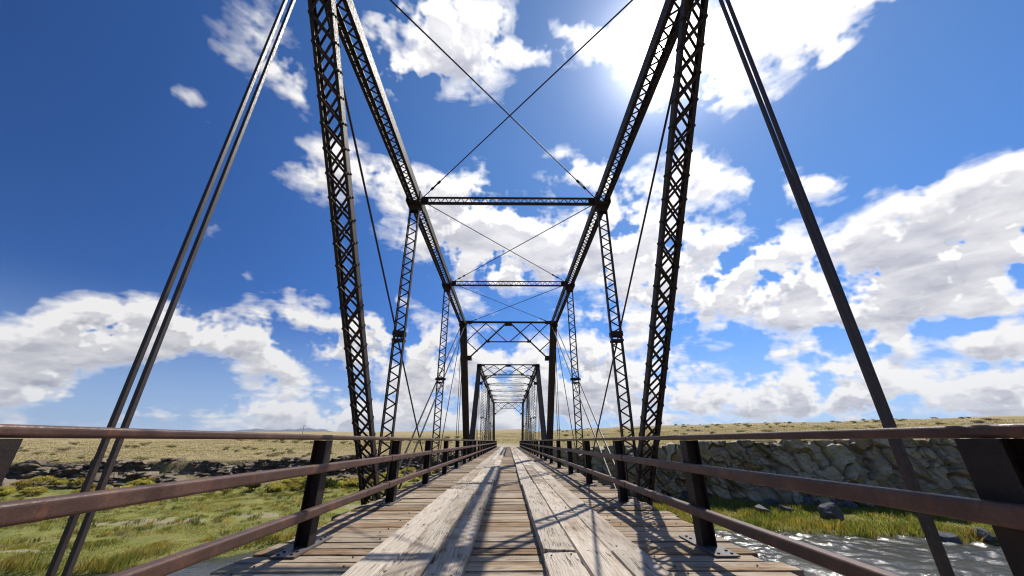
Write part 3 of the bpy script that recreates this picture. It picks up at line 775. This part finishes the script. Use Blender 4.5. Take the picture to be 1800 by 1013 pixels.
# ------------------------------------------------------------------ guard railings
def rounded(w, h, r, n=4):
    pts = []
    for (cx, cy, a0) in ((w/2-r, h/2-r, 0), (-w/2+r, h/2-r, 90), (-w/2+r, -h/2+r, 180), (w/2-r, -h/2+r, 270)):
        for k in range(n+1):
            a = R(a0+90*k/n); pts.append((cx+r*math.cos(a), cy+r*math.sin(a)))
    return pts
def build_railing(s, label):
    root = tag(empty('guard_railing', (s*2.05, 1.5, 0)), label, 'railing', 'guard railings of the bridge')
    Y0, SPc, n = -1.42, 2.95, 25
    xi = 2.0-2.05
    for z, h, w, x in ((1.038, .052, .125, .03), (.735, .085, .085, xi-.04), (.335, .085, .085, xi-.04)):
        m = MB(); y = Y0-.6-1.5; end = Y0+(n-1)*SPc+.15-1.5+1.42-1.42
        pr = rounded(w, h, .018)
        ye = Y0+(n-1)*SPc-1.5+.2
        # tube lengths of three bays with a fine joint
        while y < ye-.01:
            y2 = min(y+SPc*3, ye); m.prism(pr, (s*x, y+.004, z), (s*x, y2-.004, z), (1, 0, 0), (0, 0, 1)); y = y2
        rl = m.build('rail', M['rail'], root)
        pr2 = rounded(w+.012, h+.012, .022); y = Y0-.6-1.5+SPc*3
        while y < ye-1:
            sl_ = MB(); sl_.prism(pr2, (s*x, y-.11, z), (s*x, y+.11, z), (1, 0, 0), (0, 0, 1)); sl_.build('splice_sleeve', M['rail'], rl); y += SPc*3
    for k in range(n):
        y = Y0+k*SPc-1.5+((.05 if s < 0 else .13) if k == 1 else 0); m = MB(); t = .012
        m.box((s*(xi+.006), y, .506), (.006, 0, 0), (0, .077, 0), (0, 0, .503)); m.box((s*(xi+.136), y, .506), (.006, 0, 0), (0, .077, 0), (0, 0, .503))
        m.box((s*(xi+.071), y, .505), (.058, 0, 0), (0, .0055, 0), (0, 0, .502))
        p = m.build('post', M['post'], root)
        b = MB(); b.box((s*(.02), y, .0075), (.115, 0, 0), (0, .40, 0), (0, 0, .0065)); pl = b.build('base_plate', M['plate'], p)
        c = MB()
        for yy in (-.34, -.24, .24, .34):
            for dx in (-.055, .07): c.tube((s*(.02+dx), y+yy, .012), (s*(.02+dx), y+yy, .026), .014, 6)
        for z in (.735, .335):
            for dy in (-.045, .045): c.dome((s*(xi+.15), y+dy, z), (s, 0, 0), .014)
        c.build('bolt_heads', M['bolt'], p)
    return root
build_railing(-1, 'rust brown steel guard railing with posts along the grass marsh side of the deck')
build_railing(1, 'rust brown steel guard railing with posts along the rock cliff side of the deck')

# ------------------------------------------------------------------ grass
def blades(name, x, y, h, w, tint, lean=.5, z=None, label=None, cat='grass'):
    n = len(x)
    if z is None: z = ground_z(x, y)[0]
    a = rng.random(n)*2*np.pi; dx, dy = np.cos(a)*w/2, np.sin(a)*w/2
    la = rng.random(n)*2*np.pi; lx, ly = np.cos(la)*h*lean*rng.random(n)+h*.18, np.sin(la)*h*lean*rng.random(n)
    z = z-.03
    v = np.empty((n, 5, 3)); v[:, 0] = np.stack([x-dx, y-dy, z], -1); v[:, 1] = np.stack([x+dx, y+dy, z], -1)
    v[:, 2] = np.stack([x+dx*.8+lx*.35, y+dy*.8+ly*.35, z+h*.6], -1); v[:, 3] = np.stack([x-dx*.8+lx*.35, y-dy*.8+ly*.35, z+h*.6], -1)
    v[:, 4] = np.stack([x+lx, y+ly, z+h], -1)
    b = np.arange(n)[:, None]*5
    f = np.concatenate([b+np.array([[0, 1, 2]]), b+np.array([[0, 2, 3]]), b+np.array([[3, 2, 4]])], 0)
    t = np.repeat(tint, 5, 0)
    me = np_mesh(name, v.reshape(-1, 3), f, M['blade'], {'tint': t})
    o = bpy.data.objects.new(name, me); col.objects.link(o); tag(o, label, cat, None, 'stuff')
    return o
def tints(n, cols, wts):
    c = np.array(cols)[rng.choice(len(cols), n, p=np.array(wts)/np.sum(wts))]
    return c*(.7+.6*rng.random((n, 1)))
def scatter(n, x0, x1, y0, y1): return rng.uniform(x0, x1, n), rng.uniform(y0, y1, n)
GREEN, LIME, GOLD, STRAW, DARKG = (.165, .21, .036), (.34, .34, .06), (.52, .36, .06), (.47, .38, .205), (.06, .10, .022)
def marsh_left():
    x, y = scatter(480000, -75, -4, 21, 58); t = (y-bank(x)); tl = (y-base_l(x))/11
    keep = (t > .2) & (tl < .25) & (rng.random(len(x)) > 1.1*sand(x, y)) & (rng.random(len(x)) < np.where(t < 6, 1., .8)*(.5+.9*fbm(x*.3, y*.3, 3, 77))); x, y, t = x[keep], y[keep], t[keep]
    edge = np.exp(-t/2.2); h = (.085+.5*edge)*(.5+.9*rng.random(len(x)))*(.3+1.0*sstep(.35, .72, fbm(x*.55, y*.55, 3, 12)))*np.where(rng.random(len(x)) < .03, 1.9, 1)
    n = len(x); tn = tints(n, [GREEN, LIME, GOLD, DARKG, STRAW], [4, 4, 1.2, 1.6, .9])
    g = (fbm(x*.22, y*.3, 3, 55) > .53)[:, None] & (rng.random((n, 1)) < .75); tn = np.where(g, tints(n, [GOLD, LIME, STRAW], [3, 2, 1]), tn)
    cx, cy = scatter(2600, -70, -4, 22, 56); k = (cy-bank(cx) > .5) & ((cy-base_l(cx))/11 < .3) & (fbm(cx*.15, cy*.2, 3, 83) > .47); cx, cy = cx[k], cy[k]
    m = 26; tx, ty = np.repeat(cx, m)+rng.normal(0, .16, len(cx)*m), np.repeat(cy, m)+rng.normal(0, .16, len(cx)*m)
    th = np.repeat(.13+.24*rng.random(len(cx)), m)*(.5+.7*rng.random(len(tx)))
    tt = np.repeat(tints(len(cx), [DARKG, GREEN, LIME, GOLD, STRAW], [3, 3, 2, 2, 2]), m, 0)*(.75+.5*rng.random((len(tx), 1)))
    x, y, h, tn = np.r_[x, tx], np.r_[y, ty], np.r_[h, th], np.concatenate([tn, tt]); n = len(x)
    blades('marsh_grass', x, y, h, .026+.018*rng.random(n), tn, .6, None, 'short green and gold marsh grass on the low flat left of the bridge')
def bank_right():
    x, y = scatter(260000, 3.5, 62, 23, 62); t = y-bank(x); b = base_r(x)
    keep = (t > .1) & (y < b+.6) & (rng.random(len(x)) < .45+.8*fbm(x*.4, y*.4, 3, 71)); x, y, t = x[keep], y[keep], t[keep]
    n = len(x); h = (.2+.28*np.exp(-t/3))*(.5+.9*rng.random(n))*(.4+1.3*sstep(.3, .7, fbm(x*.5, y*.5, 3, 14)))
    tn = tints(n, [(.13, .21, .03), (.30, .36, .05), GOLD, DARKG], [3, 5, 1.6, 1])
    g = (fbm(x*.25, y*.3, 3, 58) > .5)[:, None] & (rng.random((n, 1)) < .7); tn = np.where(g, tints(n, [GOLD, LIME, STRAW], [4, 2, .6]), tn)
    blades('bank_grass', x, y, h, .04+.02*rng.random(n), tn, .8, None, 'bright green and yellow grass strip between the river and the rock cliff')
def plain_grass():
    th = rng.uniform(R(-62), R(62), 300000); r = 46*np.exp(rng.random(300000)*math.log(420/46)); x, y = r*np.sin(th), r*np.cos(th)
    tl = (y-base_l(x))/11; tr = (y-base_r(x)-.8)/1.6
    ok = np.where(x < 0, (tl > .15) & ((tl < .8) | (tl > 1.0)), tr > .9) & ~((np.abs(x) < 4) & (y < 100))
    ok &= rng.random(len(x)) < np.where((x < 0) & (tl < 1), .6, .95)*(.3+fbm(x*.12, y*.12, 3, 17))
    x, y, r = x[ok], y[ok], r[ok]; n = len(x); sc = np.clip(r/75, .7, 2.6)
    tn = tints(n, [STRAW, (.56, .46, .25), (.42, .36, .17), (.26, .24, .1)], [5, 4, 2, .8])
    pt = np.clip((fbm(x*.045, y*.045, 4, 91)-.42)*5, 0, 1)[:, None]; tn = tn*(1-pt)+pt*tints(n, [(.40, .36, .13), (.30, .28, .10), (.52, .42, .2)], [3, 2, 2])
    blades('dry_grass', x, y, (.08+.16*rng.random(n))*np.sqrt(sc), .06*sc, tn, .7, None, 'pale dry grass over the open plain and the far hillside')
marsh_left(); bank_right(); plain_grass()

# ------------------------------------------------------------------ shrubs
def shrub_proto(name, seed, leaf, n=650, flat=.75, sprig=.11):
    g = np.random.default_rng(seed)
    ncl = 9; cc = np.stack([g.normal(0, .27, ncl), g.normal(0, .27, ncl), g.uniform(.25, .62, ncl)], -1); cr = g.uniform(.2, .34, ncl)
    k = g.integers(0, ncl, n); d = g.normal(size=(n, 3)); d /= np.linalg.norm(d, axis=1)[:, None]; d[:, 2] = np.abs(d[:, 2])*.9-.25
    p = cc[k]+d*cr[k][:, None]*(g.random((n, 1))**.35); p[:, 2] = np.maximum(p[:, 2], .03)
    up = d+np.array([0, 0, .9]); up /= np.linalg.norm(up, axis=1)[:, None]
    s = np.cross(up, g.normal(size=(n, 3))); s /= np.linalg.norm(s, axis=1)[:, None]
    L = sprig*(.6+.9*g.random((n, 1))); w = L*.32
    v = np.stack([p-up*L*.5, p+s*w, p+up*L, p-s*w], 1).reshape(-1, 3); v[:, 2] *= flat
    f = np.arange(n*4).reshape(-1, 4)
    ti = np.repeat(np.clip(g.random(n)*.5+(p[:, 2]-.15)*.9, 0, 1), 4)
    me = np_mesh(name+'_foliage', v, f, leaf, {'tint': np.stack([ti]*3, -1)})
    m = MB()
    for i in range(9):
        a = g.random()*6.28; q = cc[i]
        m.tube((.05*math.cos(a), .05*math.sin(a), -.05), (q[0], q[1], q[2]*flat), .014, 5)
    tw = m.mesh('twigs', M['twig'])
    return me, tw
PROTO = {'yellow': [shrub_proto('rabbitbrush', 20+i, M['yellow_leaf'], 800, .95) for i in range(4)],
         'green': [shrub_proto('green_shrub', 40+i, M['green_leaf'], 800, .95) for i in range(3)],
         'sage': [shrub_proto('sagebrush', 60+i, M['sage_leaf'], 420, .7, .13) for i in range(4)]}
INFO = {'yellow': ('rabbitbrush', 'yellow flowering rabbitbrush shrub on the slope below the dark rock ledge', 'yellow shrubs below the rock ledge'),
        'green': ('green_shrub', 'dark green rounded shrub among the yellow shrubs below the rock ledge', 'dark green shrubs below the rock ledge'),
        'sage': ('sagebrush', 'small olive brown sagebrush on the dry grass plain or hill', 'sagebrush on the dry plain')}
def shrub(kind, x, y, size, i):
    name, label, group = INFO[kind]
    z = float(ground_z(np.array([x]), np.array([y]))[0][0])
    o = tag(empty(name, (x, y, z-.03), random.random()*6.28), label, 'shrub', group)
    o.scale = (size*random.uniform(.9, 1.2), size*random.uniform(.9, 1.2), size*random.uniform(.75, 1.05))
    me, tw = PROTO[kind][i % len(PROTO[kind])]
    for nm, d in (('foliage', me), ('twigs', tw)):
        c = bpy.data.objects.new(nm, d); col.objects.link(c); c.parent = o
    return o
i = 0
while i < 115:
    x = -8-(random.betavariate(2, 2.6)*58 if random.random() < .8 else random.random()*65); t = random.gauss(.18, .22)
    if wob(x, .3, 31) < random.uniform(.3, .62): continue
    y = float(base_l(x))+11*t
    if t < -.2 or t > .62 or y/abs(x) < .5: continue
    shrub('yellow', x, y, random.uniform(.65, 1.35), i); i += 1
for i, (x, y, sz) in enumerate(((-21.5, 48.5, 2.4), (-23.5, 50, 1.7), (-15, 53, 1.8), (-11, 57, 1.9), (-9.5, 60, 2.1), (-30, 49, 1.5), (-38, 47, 1.4))): shrub('green', x, y, sz, i)
i = 0
while i < 170:
    if i < 100: a = R(random.uniform(-55, -5)); r = 62*math.exp(random.random()*math.log(3.2))
    else: a = R(random.uniform(3, 58)); r = 55*math.exp(random.random()*math.log(6))
    x, y = r*math.sin(a), r*math.cos(a)
    if (x < 0 and (y-float(base_l(x)))/11 < 1.15) or (x > 0 and y < float(base_r(x))+4) or (abs(x) < 5 and y < 105): continue
    if wob(x+y*1.7, .045, 77) < random.uniform(.35, .6): continue
    shrub('sage', x, y, random.uniform(.6, 1.3)*min(1.6, max(1, r/110)), i); i += 1

i = 0
while i < 60:
    a = R(random.uniform(4, 57)); r = random.uniform(250, 520); x, y = r*math.sin(a), r*math.cos(a)
    if wob(x*.5+y, .03, 99) < random.uniform(.35, .6): continue
    o = shrub('sage', x, y, random.uniform(1.6, 3.0), i); o['label'] = 'olive shrub near the crest of the far dry hill behind the cliff'; o['group'] = 'shrubs along the hill crest'; i += 1
def utility_pole():
    x, y = -209., 400.; z = float(ground_z(np.array([x]), np.array([y]))[0][0])
    t = tag(empty('utility_pole', (x, y, z)), 'thin dark utility pole standing far off on the plain in front of the mountains', 'utility pole')
    m = MB(); m.tube((0, 0, -.5), (0, 0, 9.5), .2, 8); m.build('pole', M['twig'], t)
    m = MB(); m.bar((-1.3, .2, 8.8), (1.3, .2, 8.8), .16, .16, (0, 0, 1)); m.build('crossarm', M['twig'], t)
utility_pole()

# ------------------------------------------------------------------ boulders
def rock_mesh(name, seed, material, elong=(1, .8, .6)):
    import bmesh
    g = random.Random(seed); bm = bmesh.new(); bmesh.ops.create_icosphere(bm, subdivisions=4, radius=1)
    planes = []
    for _ in range(16):
        n = Vector((g.gauss(0, 1), g.gauss(0, 1), g.gauss(0, 1))).normalized(); planes.append((n, g.uniform(.55, .9)))
    for v in bm.verts:
        p = v.co.copy()
        for n, dd in planes:
            q = p.dot(n)
            if q > dd: p -= n*(q-dd)*.96
        p += p.normalized()*(mnoise.noise(p*2.3+Vector((seed, 0, 0)))*.07+mnoise.noise(p*7+Vector((seed, 0, 0)))*.03)
        v.co = Vector((p.x*elong[0], p.y*elong[1], p.z*elong[2]))
    me = bpy.data.meshes.new(name); bm.to_mesh(me); bm.free(); me.materials.append(material)
    a = me.attributes.new('block', 'FLOAT_VECTOR', 'POINT'); a.data.foreach_set('vector', [g.random(), .3, 1]*len(me.vertices))
    return me
def boulder(me, x, y, sc, rz, label, group=None, sink=.25, tilt=(0, 0)):
    o = bpy.data.objects.new('boulder', me); col.objects.link(o)
    z = float(ground_z(np.array([x]), np.array([y]))[0][0]); o.location = (x, y, z+sc*(.5-sink)); o.scale = (sc, sc, sc); o.rotation_euler = (tilt[0], tilt[1], rz)
    return tag(o, label, 'rock', group)
RM = [rock_mesh('boulder', 3+i, M['boulder'], ((1, .8, .62), (1.1, .7, .5), (.9, .8, .75), (1.2, .7, .45))[i % 4]) for i in range(5)]
for i in range(34):
    x = random.uniform(9, 52); y = float(base_r(x))-random.uniform(.2, 2.6)
    boulder(RM[i % 5], x, y, random.uniform(.25, .75), random.random()*6.28, 'loose grey rock fallen in the shaded grass at the foot of the cliff', 'loose rocks at the foot of the cliff', .15, (random.uniform(-.3, .3), random.uniform(-.3, .3)))
RL = [rock_mesh('boulder', 30+i, M['ledge'], ((1, .8, .55), (1.2, .7, .4), (.9, .8, .65))[i % 3]) for i in range(5)]
boulder(RM[0], 28.0, 36.5, 1.25, .4, 'large dark boulder standing alone in the bank grass below the cliff', 'boulders on the cliff bank', .1)
boulder(RM[1], 23.3, 38.3, .95, 1.2, 'pale split boulder in the grass left of the large dark boulder', 'boulders on the cliff bank', .15, (.3, .2))
boulder(RM[3], 25.6, 38.6, .7, 2.2, 'small low boulder between the pale split one and the large dark one', 'boulders on the cliff bank', .1)
boulder(RM[2], 31.0, 30.2, 1.0, .2, 'grey boulder at the water edge half in the grass, the wider of two', 'boulders on the cliff bank', .15)
boulder(RM[4], 33.2, 29.8, .75, 1.0, 'smaller grey boulder at the water edge beside the wider grey one', 'boulders on the cliff bank', .15)
i = 0
while i < 110:
    x = -6-random.random()*72; t = random.betavariate(3, 1.6)*.95
    if random.random() > (.9 if x < -45 else .5): continue
    y = float(base_l(x))+11*t
    boulder(RL[i % 5], x, y, random.uniform(.25, .8), random.random()*6.28, 'dark broken rock lying on the slope under the rock ledge', 'dark rocks on the slope under the ledge', .15, (random.uniform(-.3, .3), random.uniform(-.3, .3))); i += 1

# ------------------------------------------------------------------ air between here and the mountains
def haze():
    m = bpy.data.materials.new('valley_haze'); m.use_nodes = True
    N = NT(m.node_tree); o = N.node('ShaderNodeOutputMaterial'); v = N.node('ShaderNodeVolumePrincipled')
    v.inputs['Color'].default_value = (.80, .88, 1, 1); v.inputs['Density'].default_value = 4e-5; v.inputs['Anisotropy'].default_value = .2
    N.l.new(v.outputs[0], o.inputs['Volume'])
    b = MB(); b.box((0, 0, 250), (16500, 0, 0), (0, 16500, 0), (0, 0, 270))
    tag(b.build('haze', m), kind='stuff')
haze()
